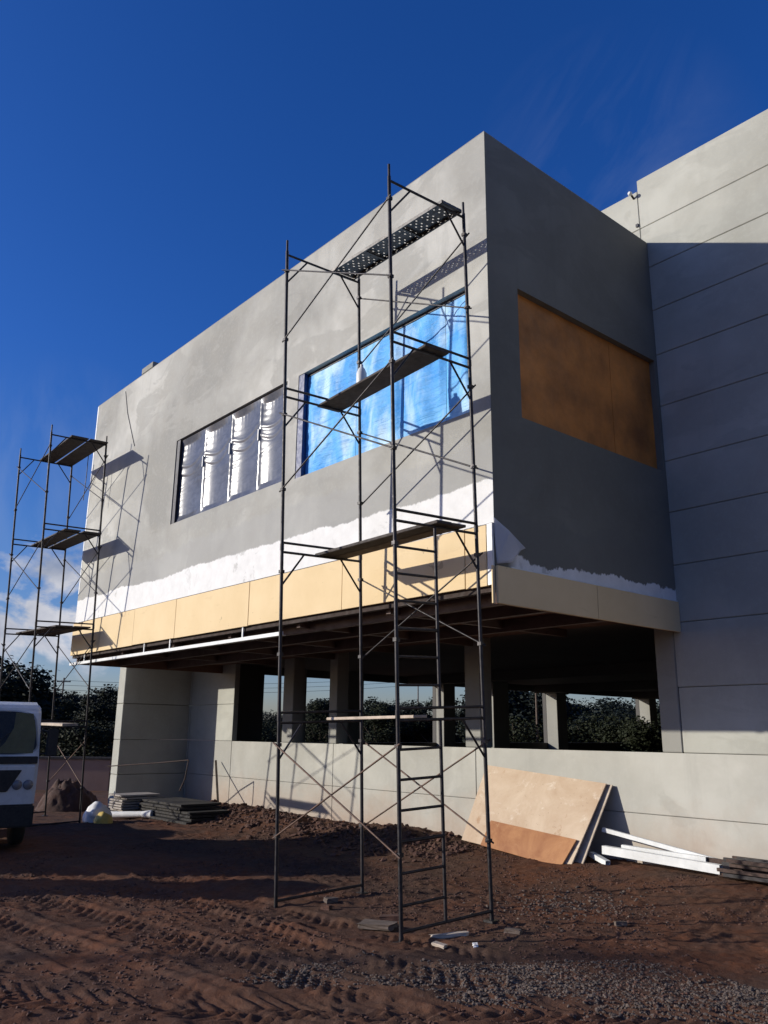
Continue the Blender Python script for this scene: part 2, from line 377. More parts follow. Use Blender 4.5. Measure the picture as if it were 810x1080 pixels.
# ------------------------------------------------------------------ building
B=empty('concrete_building',(0,LB,-.35)); tag(B,'grey concrete building under construction with overhanging upper storey','building')
def plate(name,m,parent,plane,c,t,u0,u1,z0,z1,holes=(),bevel=0):
    """wall slab: plane 'y' (facing -y, front at y=c, thickness t to +y) or 'x' (facing +x, front at x=c, thickness to -x)"""
    us=sorted({u0,u1,*[h[0] for h in holes],*[h[1] for h in holes]}); zs=sorted({z0,z1,*[h[2] for h in holes],*[h[3] for h in holes]})
    b=MB()
    def P(u,z,d): return (u,c+d*t,z) if plane=='y' else (c-d*t,u,z)
    def solid(u,z): return not any(h[0]<u<h[1] and h[2]<z<h[3] for h in holes) and u0<u<u1 and z0<z<z1
    for i in range(len(us)-1):
        for j in range(len(zs)-1):
            a,bb,p,q=us[i],us[i+1],zs[j],zs[j+1]
            if not solid((a+bb)/2,(p+q)/2): continue
            for d in (0,1): b.add([P(a,p,d),P(bb,p,d),P(bb,q,d),P(a,q,d)],[(0,1,2,3)])
            for (ua,za,ub,zb,su,sz_) in ((a,p,a,q,-1e-3,0),(bb,p,bb,q,1e-3,0),(a,p,bb,p,0,-1e-3),(a,q,bb,q,0,1e-3)):
                cu=(ua+ub)/2+su; cz=(za+zb)/2+sz_
                if not solid(cu,cz): b.add([P(ua,za,0),P(ub,zb,0),P(ub,zb,1),P(ua,za,1)],[(0,1,2,3)])
    me=b.build(name,m,parent)
    return me
W1=(-9.68,-5.14,6.30,8.30); W2=(-4.77,-.41,6.25,8.28); WB=(.66,4.40,6.22,8.30)
fac=plate('front_wall','facade',B,'y',0,.22,XL,-.0005,4.54,ZT,[W1,W2])
tag(fac,'sunlit rendered wall with a white coated band along its foot')
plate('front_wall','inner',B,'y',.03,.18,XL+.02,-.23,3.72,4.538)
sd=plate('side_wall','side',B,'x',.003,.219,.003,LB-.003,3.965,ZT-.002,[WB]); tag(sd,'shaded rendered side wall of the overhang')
plate('side_wall','inner',B,'x',-.04,.15,.23,LB-.01,3.5,3.963)
plate('end_wall','facade',B,'x',XL+.22,.219,.221,LB,3.72,ZT-.002)
MB().box((XL+.23,.23,10.25),(-.23,LB+.2,10.4)).build('roof','roof',B)
# thin coping and the pale arris down the far end
MB().box((XL,.004,ZT+.002),(-.004,.25,ZT+.02)).build('coping','column',B)
MB().box((-.19,.252,ZT+.001),(-.006,LB-.01,ZT+.019)).build('coping','column',B)
MB().box((XL+.001,-.006,5.3),(XL+.07,0.002,ZT-.01)).build('corner_trim','white_metal',B)
MB().box((-12.05,.0,ZT+.036),(-11.4,.3,ZT+.20)).build('parapet_block','column',B,.01)
# fascia of beige boards: separate boards with open joints
js=[XL,-13.0,-11.05,-8.98,-6.05,-3.23,-.50,-.10]
for a,b_ in zip(js[:-1],js[1:]):
    f=MB(); d=rng.uniform(-.004,.004)
    f.box((a+.006,-.045+d,3.695+rng.uniform(-.008,.008)),(b_-.006,-.004+d,4.525+rng.uniform(-.006,.004)))
    f.build('fascia_board','beige' if b_>-.2 and a<-.6 or True else 'white_metal',B,.003)
MB().box((-.094,-.040,3.70),(-.002,-.003,4.53)).build('corner_strip','white_metal',B,.002)
for a,b_ in ((.0,2.2),(2.2,LB-.01)):
    MB().box((.003,a+.004,3.455),(.045,b_-.004,3.955)).build('fascia_board','beige',B,.003)
MB().box((-.02,-.05,3.455),(.0,.0,3.955)).build('fascia_board','beige',B)
MB().box((XL,-.03,4.528),(.0,-.002,4.539)).build('fascia_edge','dark_metal',B)  # dark strip drawn for the gap and shadow line above the boards
MB().box((.002,.3,3.957),(.03,LB-.02,3.975)).build('fascia_edge','white_metal',B)
# white angle hung below the fascia with its hangers
g=MB(); g.box((XL-.02,-.03,3.435),(-4.92,-.004,3.50)); g.box((XL-.02,-.004,3.435),(-4.92,.05,3.441))
g.build('edge_angle','white_metal',B)
for x in (-13.92,-10.45,-9.2,-6.26): MB().box((x-.02,-.025,3.50),(x+.02,-.006,3.72)).build('hanger','white_metal',B)
# soffit with its joists
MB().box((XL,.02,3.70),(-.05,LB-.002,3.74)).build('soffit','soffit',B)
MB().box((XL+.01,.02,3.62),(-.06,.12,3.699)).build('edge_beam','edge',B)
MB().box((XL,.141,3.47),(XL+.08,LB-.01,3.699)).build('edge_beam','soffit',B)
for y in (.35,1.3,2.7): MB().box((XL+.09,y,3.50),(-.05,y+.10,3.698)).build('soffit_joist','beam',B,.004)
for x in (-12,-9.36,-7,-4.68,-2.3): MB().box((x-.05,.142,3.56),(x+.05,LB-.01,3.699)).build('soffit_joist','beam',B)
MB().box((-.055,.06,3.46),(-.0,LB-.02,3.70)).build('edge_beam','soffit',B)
# main block front: courses of precast panels
def panel(x0,x1,z0,z1,m='panel',y=LB,t=.16):
    g=.0045
    return MB().box((x0+g,y+rng.uniform(0,.004),z0+g),(x1-g,y+t,z1-g)).build('wall_panel',m,B,.008)
zsR=[3.672,4.58,5.55,6.371,7.427,8.486,9.317,10.223,11.093,12.157]
zsR=[2.573,3.62,4.58,5.50,6.42,7.45,8.44,9.33,10.223,11.10,12.157]
for a,b_ in zip(zsR[:-1],zsR[1:]):
    top=b_>12
    panel(-.12,7.0,a,b_); panel(7.0,14.0,a,b_)
    if a>10.1: panel(-7.5,-.12,a,11.93 if top else b_); panel(-15,-7.5,a,11.93 if top else b_)
panel(-.10,7.0,1.548,2.573); panel(7,14,1.548,2.573)
MB().box((-.46,LB-.01,1.552),(-.105,LB+.3,3.69)).build('column','column',B,.01)
MB().box((-.105,LB+.001,2.0),(-.098,LB+.12,10.7)).build('joint_seal','inner',B)
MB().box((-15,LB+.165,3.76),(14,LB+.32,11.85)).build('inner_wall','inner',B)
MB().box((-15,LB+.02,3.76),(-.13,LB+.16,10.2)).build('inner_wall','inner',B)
# plinth wall
xj=[-16.6,-14.05,-9.30,-4.62,5.0,10,14]
for a,b_ in zip(xj[:-1],xj[1:]):
    panel(a,b_,.574,1.548,'plinth'); panel(a,b_,-.9,.574,'plinth')
# left part: wall behind the recess, tall pillar, projecting fin wall
for a,b_ in ((1.548,2.573),(2.573,3.90)): panel(-16.6,-14.05,a,b_,'panel')
for a,b_ in ((-.9,.574),(.574,1.548),(1.548,2.573),(2.573,3.90)):
    MB().box((-17.16,2.34,a+.006),(-16.70,LB-.003,b_-.006)).build('fin_panel','panel',B,.012)
    MB().box((-17.16,LB,a+.006),(-16.62,LB+.16,b_-.006)).build('wall_panel','panel',B,.008)
MB().box((-17.4,2.2,3.905),(XL-.01,LB+.4,4.05)).build('roof','roof',B)
# columns in the front opening
for x0,x1 in ((-11.55,-11.08),(-9.52,-9.20),(-4.90,-4.47)):
    MB().box((x0,LB+.004,1.552),(x1,LB+.36,3.9)).build('column','column',B,.012)
# side wall with openings; columns stand proud inside
DEP=34.
so=[(5.9,7.15),(7.5,9.0),(9.85,13.5),(14.1,16.0),(16.95,19.85),(20.85,26.7),(27.6,31.5)]
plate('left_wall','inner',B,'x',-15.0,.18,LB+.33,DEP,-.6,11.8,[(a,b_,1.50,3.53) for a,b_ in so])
MB().box((-15.0,LB+.33,1.56),(-14.7,5.9,3.9)).build('inner_wall','inner',B)
for a,b_,dx in ((7.15,7.5,.3),(9.0,9.85,.3),(13.5,14.1,.4),(16.05,16.95,.5),(19.85,20.5,.55),(26.7,27.3,.55)):
    MB().box((-14.998,a+.003,-.1),(-15+dx,b_-.003,3.9)).build('column','column',B,.01)
MB().box((-15,LB+.33,3.76),(14,DEP,3.95)).build('floor_slab','inner',B)
MB().box((-15,LB+.33,-.34),(14,DEP,-.05)).build('floor_slab','inner',B)
MB().box((-15,DEP,-.6),(14,DEP+.2,11.8)).build('back_wall','inner',B)
MB().box((13.8,LB+.33,-.6),(14,DEP,11.8)).build('right_wall','inner',B)
MB().box((1.2,LB+.33,-.05),(1.4,DEP,3.76)).build('inner_wall','inner',B)
MB().box((-15,LB+.165,11.852),(14,DEP+.2,12.0)).build('roof','roof',B)
for y in (12,19,26): MB().box((-14.9,y,3.45),(1.2,y+.3,3.759)).build('ceiling_beam','inner',B)
# windows
def film_mesh(x0,x1,z0,z1,y,kind,seed,n0=None):
    nxx=max(20,int((x1-x0)/.022)); nzz=int((z1-z0)/.022)
    gx=np.linspace(0,1,nxx); gzz=np.linspace(0,1,nzz); U,W=np.meshgrid(gx,gzz); Xw=x0+U*(x1-x0); Zw=z0+W*(z1-z0)
    edge=np.minimum(1,np.minimum(np.minimum(U,1-U)*8,np.minimum(W,1-W)*8))
    if kind=='silver':
        d=-.066*np.sin(PI*np.power(U,.78))*(1-.2*np.exp(-((W-.66)/.07)**2)*(1-U))*(.85+.3*fbm(U*0,Zw,1.6,2,seed+21))
        d=d-.016*(fbm(Xw,Zw,.9,2,seed)-.5)
        # little pleats along the fixed left edge, top and foot; swags between the clips
        d=d+.0030*np.sin(W*(z1-z0)*2*PI/.14+5*fbm(Xw,Zw,1.5,2,seed)+3*U)*np.exp(-U/.22)*ss(.25,.6,fbm(Xw*.3,Zw,1.3,2,seed+6))
        d=d+.005*np.sin(U*(x1-x0)*2*PI/.13+4*W)*np.exp(-(1-W)/.07)
        d=d+.003*np.sin(U*(x1-x0)*2*PI/.16-3*W)*np.exp(-W/.07)
        for zc,sg,am in ((.70,.07,.009),(.61,.10,.008),(.40,-.04,.003)):
            line=zc-sg*np.sin(PI*U)*(.6+.5*fbm(Xw,Zw*0,1.,2,seed+int(zc*90)))+.05*U
            d=d+am*np.exp(-((W-line)/.018)**2)-am*.8*np.exp(-((W-line+.028)/.018)**2)
    else:
        d=.04*np.sin(PI*U)**.5*np.sin(PI*W)**.5
        warp=fbm(Xw,Zw,.9,2,seed)
        d=d+.016*np.sin((U*(x1-x0)+.10*np.sin(W*3+seed)+.35*warp)*2*PI/.55)      # broad hanging folds
        for cx,cz,am,rr in ((0,1,.011,.55),(1,1,.005,.35),(1,.35,.004,.3)):
            dx=(U-cx)*(x1-x0); dz=(W-cz)*(z1-z0); q=np.hypot(dx,dz)+.05; th=np.arctan2(dz,dx)
            d=d+am*(.4+1.2*fbm(th*3.,q*.6,1.,2,seed+2))*np.sin(th*21+9*fbm(th*2.2,q*.8,1.,3,seed+1))*np.exp(-q/rr)*np.minimum(1,q/.3)
        sw=ss(.5,.75,fbm(Xw,Zw,.8,2,seed+4))
        d=d+.005*np.sin((Zw+.12*np.sin(Xw*2.1+seed)+.5*warp)*2*PI/.23)*sw+.022*(fbm(Xw*1.5,Zw*.8,1.6,4,seed+8)-.5)
    if kind=='silver': edge=np.minimum(1,np.minimum(np.minimum(U,1-U)*18+.0,np.minimum(W,1-W)*14))
    Yw=y-d*edge
    b=MB(); V=np.stack([Xw,Yw,Zw],-1).reshape(-1,3); idx=np.arange(nxx*nzz).reshape(nzz,nxx)
    F=np.stack([idx[:-1,:-1],idx[:-1,1:],idx[1:,1:],idx[1:,:-1]],-1).reshape(-1,4)
    b.v=V.tolist(); b.f=F.tolist(); b.sm=[True]*len(F); return b
def window(x0,x1,z0,z1,kind,splits,lab):
    w=MB(); t=.05; y0,y1=(.165,.218) if kind=='silver' else (.10,.215)
    w.box((x0+.001,y0,z0+.001),(x0+t,y1,z1-.001)); w.box((x1-t,y0,z0+.001),(x1-.001,y1,z1-.001))
    w.box((x0+t,y0,z0+.001),(x1-t,y1,z0+t)); w.box((x0+t,y0,z1-t),(x1-t,y1,z1-.001))
    for s in splits: w.box((s-.012,y0+.02 if kind=='blue' else .062,z0+t),(s+.012,y1,z1-t))
    wo=w.build('window','dark_metal',B); tag(wo,lab)
    ed=[x0+t]+list(splits)+[x1-t]
    for k,(a,b_) in enumerate(zip(ed[:-1],ed[1:])):
        f=film_mesh(a+.004,b_-.004,z0+t*.5,z1-t*.5,(.06 if kind=='silver' else y0+.015),kind,13*k+(5 if kind=='blue' else 2))
        o=f.build('plastic_sheet',kind,wo)
    return wo
w1=window(*W1,'silver',(-8.42,-7.28,-6.17),'window opening sealed with wrinkled silver plastic')
w2=window(*W2,'blue',(-3.15,-1.95,-.98),'window opening sealed with blue tarpaulin')
for s in (-8.42,-7.28,-6.17): MB().box((s-.015,.03,7.38),(s+.015,.058,7.62)).build('clip_strip','white_metal',w1)
MB().box((W2[0]+.001,.012,W2[2]+.001),(W2[0]+.17,.099,W2[3]-.001)).build('jamb_shade',simple('navy jamb shade',(.012,.03,.13),.5,0,.2,4,.2),w2)  # navy strip painted for the shaded left reveal
MB().box((W1[0]+.001,.02,W1[2]+.001),(W1[0]+.15,.10,W1[3]-.001)).build('jamb_shade','dark_metal',w1)  # shade of this left reveal drawn as a dark strip
b=MB()
for k,(a,c_) in enumerate(((.661,1.9),(1.9,3.15),(3.15,4.399))): b.box((-.105-.004*(k%2),a+.002,6.222),(-.125,c_-.002,8.298))
bo=b.build('window','board_orange',B); tag(bo,'window opening closed with orange plywood')
# floodlight, conduit at the parapet step
l=MB().lathe((-.20,LB-.16,11.86),[(.02,0),(.035,.01),(.045,.04),(.03,.07)],16,'y'); l.build('wall_lamp','white_metal',B)
MB().tube((-.20,LB,11.80),(-.20,LB-.10,11.86),.02).build('lamp_bracket','dark_metal',B)
MB().box((-.19,LB-.03,11.16),(-.14,LB,11.22)).build('junction_box','dark_metal',B)
g=MB(); pts=[(-12.98,-.006,10.6),(-12.7,-.012,9.9),(-12.35,-.012,9.3),(-12.05,-.012,8.8)]
g.poly(pts,[.008]*4,6); g.build('cable','dark_metal',B)
# torn clear sheet flapping at the corner
vs=[(.01,-.02,4.62),(.02,.62,4.28),(.02,.02,3.98),(.08,.25,4.02),(.09,.20,4.45),(.12,.40,4.2)]
b=MB(); b.add(vs,[(0,4,2),(4,3,2),(4,5,3),(0,1,4),(1,5,4)],True)
o=b.build('torn_plastic','clear',B)
sb=o.modifiers.new('s','SUBSURF'); sb.subdivision_type='SIMPLE'; sb.levels=sb.render_levels=3
dm=o.modifiers.new('t','SOLIDIFY'); dm.thickness=.002

# ------------------------------------------------------------------ scaffold towers
T1={'F':((-.0684,-1.5696,-.33),(-.0628,-1.8543,8.9718)),'R':((-.0366,-.1673,-.2741),(-.0311,-.4519,9.0277)),
    'L':((-2.433,-1.6048,-.3532),(-2.4274,-1.8894,8.9486)),'B':((-2.4012,-.2024,-.2974),(-2.3956,-.4871,9.0045))}
T2={'F':((-13.5573,-1.2469,-.42),(-12.6932,-1.876,8.8242)),'R':((-13.5483,.1374,-.3743),(-12.6842,-.4917,8.8699)),
    'L':((-16.0128,-1.2164,-.3874),(-15.1487,-1.8455,8.8568)),'B':((-16.0038,.1679,-.3417),(-15.1398,-.4612,8.9025))}
HT=9.30/3.97  # height of one frame
def mk_tower(T,lab,ladder,skip=()):
    c=sum((Vector(T[k][0]) for k in T),Vector())/4
    E0=empty('scaffold_tower',(c.x,c.y,-.36)); tag(E0,lab,'scaffold','tube scaffold towers in front of the building')
    def P(n,j):  # j in frame units
        a,b_=Vector(T[n][0]),Vector(T[n][1]); return a+(b_-a)*(j/3.97)
    def Q(n,m,v,j): return P(n,j)*(1-v)+P(m,j)*v
    for lev in range(4):
        for (n,m) in (('F','R'),('L','B')):
            g=MB(); lo=lev+(.0 if lev else .0); hi=lev+1
            for q in (n,m):
                g.tube(P(q,lo+.004),P(q,hi-.004),.0245,12)
                g.tube(P(q,hi-.02),P(q,hi+.075 if lev==3 else hi+.02),.018 if lev==3 else .029,10)
            g.tube(P(n,hi-.03),P(m,hi-.03),.018); g.tube(P(n,lo+.028),P(m,lo+.028),.018)
            lad=ladder and (n=='F') and lev<2
            if not lad: g.tube(Q(n,m,.27,hi-.03),P(n,hi-.235),.014)
            g.tube(Q(n,m,.73,hi-.03),P(m,hi-.235),.014)
            for q in (n,m):
                for hh in (.36,.85):
                    p=P(q,lev+hh); g.box((p.x-.030,p.y-.032,p.z-.022),(p.x+.030,p.y+.03,p.z+.022))
            if lad:
                g.tube(Q(n,m,.47,lo+.028),Q(n,m,.47,hi-.03),.021)
                for k in range(1,7): g.tube(Q(n,m,0,lo+k/7.2),Q(n,m,.47,lo+k/7.2),.016 if k!=3 else .02)
            g.build('frame','tube',E0)
        for (n,m,side) in (('L','F',-1),('B','R',1)):
            for typ in 'ab':
                if (lev,n,typ) in skip: continue
                o1,o2=(.36,.85) if typ=='a' else (.85,.36)
                off=Vector((0,.035*side+(.012 if typ=='a' else -.012),0))
                p=P(n,lev+o1)+off; q=P(m,lev+o2)+off; g=MB(); d=(q-p).normalized()*.06
                g.tube(p-d,q+d,.0115,8)
                g.build('brace','tube_rust' if lev==0 else 'tube',E0)
    for q in 'FRLB':
        p=P(q,0); g=MB(); g.tube((p.x,p.y,gz(p.x,p.y)-.02),p+Vector((0,0,.03)),.027); g.box((p.x-.07,p.y-.07,p.z-.055),(p.x+.07,p.y+.07,p.z-.03)); g.build('base_plate','tube',E0)
    return E0,P,Q
E1,P1,Q1=mk_tower(T1,'tall four-level tube scaffold tower with ladder rungs in front of the blue tarpaulin',True,{(1,'L','a'),(1,'L','b')})
E2,P2,Q2=mk_tower(T2,'tube scaffold tower at the far left end of the building behind the truck',False)
GP='planks lying across the scaffold towers'
def plank(Q,j,l0,l1,r0,r1,th,m,lab,dz=.0,over=.12,name='scaffold_plank',holes=False,group=GP):
    a=Q('L','B',l0,j);b_=Q('L','B',l1,j);c_=Q('F','R',r0,j);d=Q('F','R',r1,j)
    for p in (a,b_,c_,d): p.z+=.022+dz
    e1=(c_-a).normalized()*over; e2=(d-b_).normalized()*over; a-=e1;b_-=e2;c_+=e1;d+=e2
    up=Vector((0,0,th)); g=MB()
    if not holes: g.add([a,b_,d,c_,a+up,b_+up,d+up,c_+up],[(0,1,2,3),(7,6,5,4),(0,1,5,4),(1,2,6,5),(2,3,7,6),(3,0,4,7)])
    else:
        N=124;Mr=15
        def pt(u,v): return (a*(1-v)+b_*v)*(1-u)+(c_*(1-v)+d*v)*u
        for i in range(N):
            for k in range(Mr):
                if 0<k<Mr-1 and i%12>1 and k%2==1 and i%6==((k//2)%2)*3: continue
                u0,u1,v0,v1=i/N,(i+1)/N,k/Mr,(k+1)/Mr; g.add([pt(u0,v0)+up*.95,pt(u1,v0)+up*.95,pt(u1,v1)+up*.95,pt(u0,v1)+up*.95],[(0,1,2,3)])
        g.bar(a+up*.4,c_+up*.4,.02,th,(0,0,1)); g.bar(b_+up*.4,d+up*.4,.02,th,(0,0,1))
        for u in (.0,.33,.66,1.): g.bar(pt(u,.02)+up*.3,pt(u,.98)+up*.3,.03,th*.6,(0,0,1))
    o=g.build(name,m,None,0 if holes else .004); recenter(o); return tag(o,lab,'plank',group)
plank(Q1,3.97,.62,.93,.66,.93,.05,'perf','perforated metal deck plank on top of the tall ladder tower',0,.05,holes=True)
plank(Q1,2.97,.47,.77,.34,.64,.035,'plank_dark','smooth dark plank crossing in front of the blue tarpaulin')
plank(Q1,1.97,.46,.64,.42,.60,.04,'plank_dark','dark plank at fascia height on the ladder tower, nearer the camera of a pair')
plank(Q1,1.97,.655,.83,.61,.78,.035,'plank','dark plank at fascia height on the ladder tower, nearer the wall of a pair')
plank(Q1,.97,.40,.56,.36,.52,.035,'plank_pale','pale plank at sill height across the ladder tower',0,-.3)
plank(Q2,3.97,.38,.66,.33,.64,.035,'plank_dark','outer dark board of the top deck on the far left tower')
plank(Q2,3.97,.70,1.02,.67,1.0,.035,'plank_dark','inner dark board of the top deck on the far left tower')
plank(Q2,2.97,.36,.66,.33,.62,.035,'plank_dark','outer dark board of the third deck on the far left tower')
plank(Q2,2.97,.70,1.0,.67,1.0,.035,'plank_dark','inner dark board of the third deck on the far left tower')
plank(Q2,1.97,.22,.60,.30,.60,.035,'plank_dark','outer dark board of the second deck on the far left tower')
plank(Q2,1.97,.63,.95,.63,.92,.035,'plank_dark','inner dark board of the second deck on the far left tower')
plank(Q2,.97,.62,.9,.60,.88,.06,'plank_pale','thick pale board on the lowest level of the far left tower',0,-.1)
# bottle on the plank
p=(Q1('L','B',.62,2.97)*.50+Q1('F','R',.49,2.97)*.50)+Vector((-.42,.03,.075))
b=MB().lathe((0,0,0),[(.072,0),(.078,.01),(.078,.24),(.05,.31),(.024,.34),(.024,.38)],20)
o=b.build('bottle','white_metal'); o.location=p; tag(o,'white plastic bottle standing on the plank before the blue tarpaulin','bottle')
# rope ends hanging from the left tower's top deck
p=Q2('L','B',.97,3.97)*.45+Q2('F','R',.97,3.97)*.55
g=MB(); g.poly([p,p+Vector((.02,0,-.6)),p+Vector((-.03,0,-1.25))],[.01]*3,6); recenter(tag(g.build('rope','tube'),'thin rope hanging below the top deck of the far left tower','rope'))

# ------------------------------------------------------------------ leaning boards and stacks
def slab(c4,th,m,name,lab,cat,group=None):
    n=(c4[1]-c4[0]).cross(c4[3]-c4[0]).normalized()*th
    if n.y<0: n=-n
    vs=[*c4,*[p+n for p in c4]]
    o=MB().add(vs,[(0,1,2,3),(7,6,5,4),(0,1,5,4),(1,2,6,5),(2,3,7,6),(3,0,4,7)]).build(name,m,None,.004); recenter(o); return tag(o,lab,cat,group)
V_=Vector
slab([V_((-4.16,3.58,-.07)),V_((-1.72,3.58,-.25)),V_((-1.50,4.37,1.02)),V_((-4.22,4.37,1.23))],.022,'ply','plywood_sheet','large tan plywood sheet leaning against the wall','plywood','plywood sheets leaning on the wall')
slab([V_((-3.62,3.50,-.10)),V_((-1.86,3.50,-.27)),V_((-1.72,3.77,.15)),V_((-3.60,3.77,.30))],.018,'ply2','plywood_sheet','rust orange strip of plywood at the foot of the tan sheet','plywood','plywood sheets leaning on the wall')
slab([V_((-4.0,3.70,-.12)),V_((-1.60,3.70,-.27)),V_((-1.42,4.43,1.00)),V_((-4.0,4.43,1.17))],.022,'plank_pale','plywood_sheet','plywood sheet hidden behind the tan one with only its edge showing','plywood','plywood sheets leaning on the wall')
def profile(p,q,w,h,m,lab,name='steel_profile',cat='steel profile',group='white profiles lying by the wall'):
    p=V_(p);q=V_(q); d=(q-p).normalized(); up=V_((0,0,1)); up=(up-d*up.dot(d)).normalized(); a=d.cross(up); g=MB(); t=.006
    g.bar(p+up*(h/2),q+up*(h/2),w,t,up); g.bar(p-up*(h/2),q-up*(h/2),w,t,up)
    g.bar(p+a*(w/2-t/2),q+a*(w/2-t/2),t,h-t-.0005,up); g.bar(p-a*(w/2-t/2),q-a*(w/2-t/2),t,h-t-.0005,up)
    o=g.build(name,m); recenter(o); return tag(o,lab,cat,group)
G='white profiles lying by the wall'
profile((-1.35,3.98,.02),(.62,4.02,-.05),.10,.12,'white_metal','thick white square profile lying nearest on the soil')
profile((-1.50,4.20,.30),(.42,4.30,.02),.06,.06,'white_metal','slim white profile with one end propped up in the shade of the boards')
profile((-1.1,4.14,.07),(.30,4.22,0.03),.08,.07,'white_metal','white profile lying between the thick one and the wall')
profile((-1.62,4.02,-.08),(-1.20,3.86,-.16),.09,.07,'white_metal','short white offcut poking from beneath the boards')
profile((.30,4.25,.03),(.95,4.28,0.0),.06,.06,'rusty','short rusty profile bridging towards the rod stack')
for k in range(16):
    x0=.66+rng.uniform(-.08,.12); y=3.95+.055*(k%7)+rng.uniform(-.01,.01); z=-.12+.068*(k//4)+rng.uniform(0,.02)
    profile((x0,y,z),(x0+3.2,y+rng.uniform(-.05,.05),z+rng.uniform(-.01,.01)),.04,.04,'rusty' if k%3 else 'tube',
            'rusty steel tube in the stack at the right edge by the wall','steel_tube','steel tube','stacked rusty tubes')
# board stacks in the recess at the left
for k in range(9):
    dx,dy=rng.uniform(-.07,.07,2)
    o=MB().box((-15.15+dx,1.55+dy,-.36+k*.062),(-14.35+dx,2.65+dy,-.36+k*.062+.042)).build('stacked_board','pile_pale',None,.004); recenter(o)
    tag(o,'grey board in the low pale stack at the foot of the fin wall','board','pale stacked boards')
for k in range(6):
    dx,dy=rng.uniform(-.1,.1,2); s=.0 if k<4 else .6
    o=MB().box((-14.2+dx,1.9+dy,-.32+k*.07),(-11.4-s+dx,3.0+dy,-.32+k*.07+.052)).build('stacked_board','pile_dark',None,.004); recenter(o)
    tag(o,'dark board in the wide stack behind the earth bank','board','dark stacked boards')
g=MB(); g.poly([(-16.4,1.9,.82),(-14.9,2.7,.95),(-13.9,3.1,1.05),(-13.95,3.05,.55),(-14.1,3.0,.25)],[.016]*5,6); recenter(tag(g.build('bent_rod','rusty'),'bent steel rod resting over the dark board stack','rod'))
g=MB(); g.bar((-14.65,4.36,1.0),(-13.3,3.75,-.15),.06,.03); recenter(tag(g.build('timber_prop','plank'),'thin timber prop leaning on the wall behind the earth bank','timber'))
# dirt heap
def heap(name,c,rx,ry,h,m,lab,cat,seed,n=46):
    b=MB(); gx=np.linspace(-1,1,n); U,W=np.meshgrid(gx,gx); r=np.hypot(U,W)
    z=h*np.clip(1-r,0,1)**.6*(.35+1.3*fbm(U*1.0,W*1.0,3.2,5,seed,.62)); x=c[0]+U*rx; y=c[1]+W*ry; z=z+c[2]-.06
    idx=np.arange(n*n).reshape(n,n); F=np.stack([idx[:-1,:-1],idx[:-1,1:],idx[1:,1:],idx[1:,:-1]],-1).reshape(-1,4)
    b.v=np.stack([x,y,z],-1).reshape(-1,3).tolist(); b.f=F.tolist(); b.sm=[True]*len(F); o=b.build(name,m); recenter(o); return tag(o,lab,cat)
heap('dirt_heap',(-17.6,1.35,-.42),.95,.9,.95,'heap','dark red dirt heap behind the far left tower','dirt heap',60)
def blob(name,c,r3,m,lab,cat,seed):
    bm=bmesh.new(); bmesh.ops.create_icosphere(bm,subdivisions=4,radius=1)
    for v in bm.verts:
        n=float(fbm(np.array(v.co.x*1.0+v.co.z),np.array(v.co.y-v.co.z*.7),1.6,4,seed)); k=.72+.6*n
        v.co=V_((v.co.x*r3[0]*k,v.co.y*r3[1]*k,max(-.35,v.co.z)*r3[2]*k))
    me=bpy.data.meshes.new(name); bm.to_mesh(me); bm.free()
    for p in me.polygons: p.use_smooth=True
    o=bpy.data.objects.new(name,me); C.objects.link(o); me.materials.append(M[m]); o.location=c; return tag(o,lab,cat)
blob('sack',(-13.55,.55,-.22),(.30,.30,.30),'sack','rumpled white sack on the ground behind the far left tower','sack',3)
blob('sack',(-13.05,.52,-.30),(.18,.2,.20),'sack_y','small yellow bag lying beside the white sack','bag',5)
g=MB(); g.tube((-14.4,1.25,-.29),(-13.6,1.75,-.24),.085,14,.075); g.tube((-13.6,1.75,-.24),(-13.35,1.9,-.23),.075,14,.10); recenter(tag(g.build('plastic_pipe','sack'),'white plastic pipe lying beside the pale board stack','pipe'))
# loose rubble
def chunk(x,y,sx,sy,sz,rot,m,lab,cat='rubble'):
    bm=bmesh.new(); bmesh.ops.create_cube(bm,size=1); bmesh.ops.subdivide_edges(bm,edges=bm.edges,cuts=2,use_grid_fill=True)
    for v in bm.verts: v.co=V_((v.co.x*sx*(1+rng.uniform(-.12,.12)),v.co.y*sy*(1+rng.uniform(-.12,.12)),v.co.z*sz*(1+rng.uniform(-.15,.15))))
    me=bpy.data.meshes.new('rubble'); bm.to_mesh(me); bm.free(); o=bpy.data.objects.new({'rubble':'concrete_chunk','wood':'wood_scrap','scrap':'paper_scrap'}[cat],me); C.objects.link(o); me.materials.append(M[m])
    o.location=(x,y,gz(x,y)+sz*.35); o.rotation_euler=(rng.uniform(-.1,.1),rng.uniform(-.1,.1),rot); return tag(o,lab,cat)
chunk(-.72,-1.35,.42,.20,.06,.35,'stone','flat grey slab lying between the feet of the ladder tower')
chunk(-.95,-.95,.26,.12,.06,.7,'clod','reddish lump just behind the flat slab')
chunk(.10,-1.02,.42,.07,.04,1.15,'plank_pale','narrow wood scrap along the foot of the ladder side','wood')
chunk(.36,-1.42,.15,.07,.03,.2,'plank_pale','pale wood scrap in front of the ladder side','wood')
chunk(.62,-1.15,.16,.05,.03,2.4,'sack','white scrap by the gravel just right of the ladder tower','scrap')
chunk(.45,-.35,.18,.10,.05,.4,'stone','small grey chunk right of the ladder tower foot')
chunk(-1.9,-1.2,.12,.09,.06,.4,'clod','dark clod beside the left leg of the ladder tower')
chunk(-2.2,-.9,.16,.10,.06,1.4,'stone','grey stone behind the left leg of the ladder tower')
chunk(1.0,.9,.13,.09,.05,.9,'stone','lone stone in front of the white profiles')

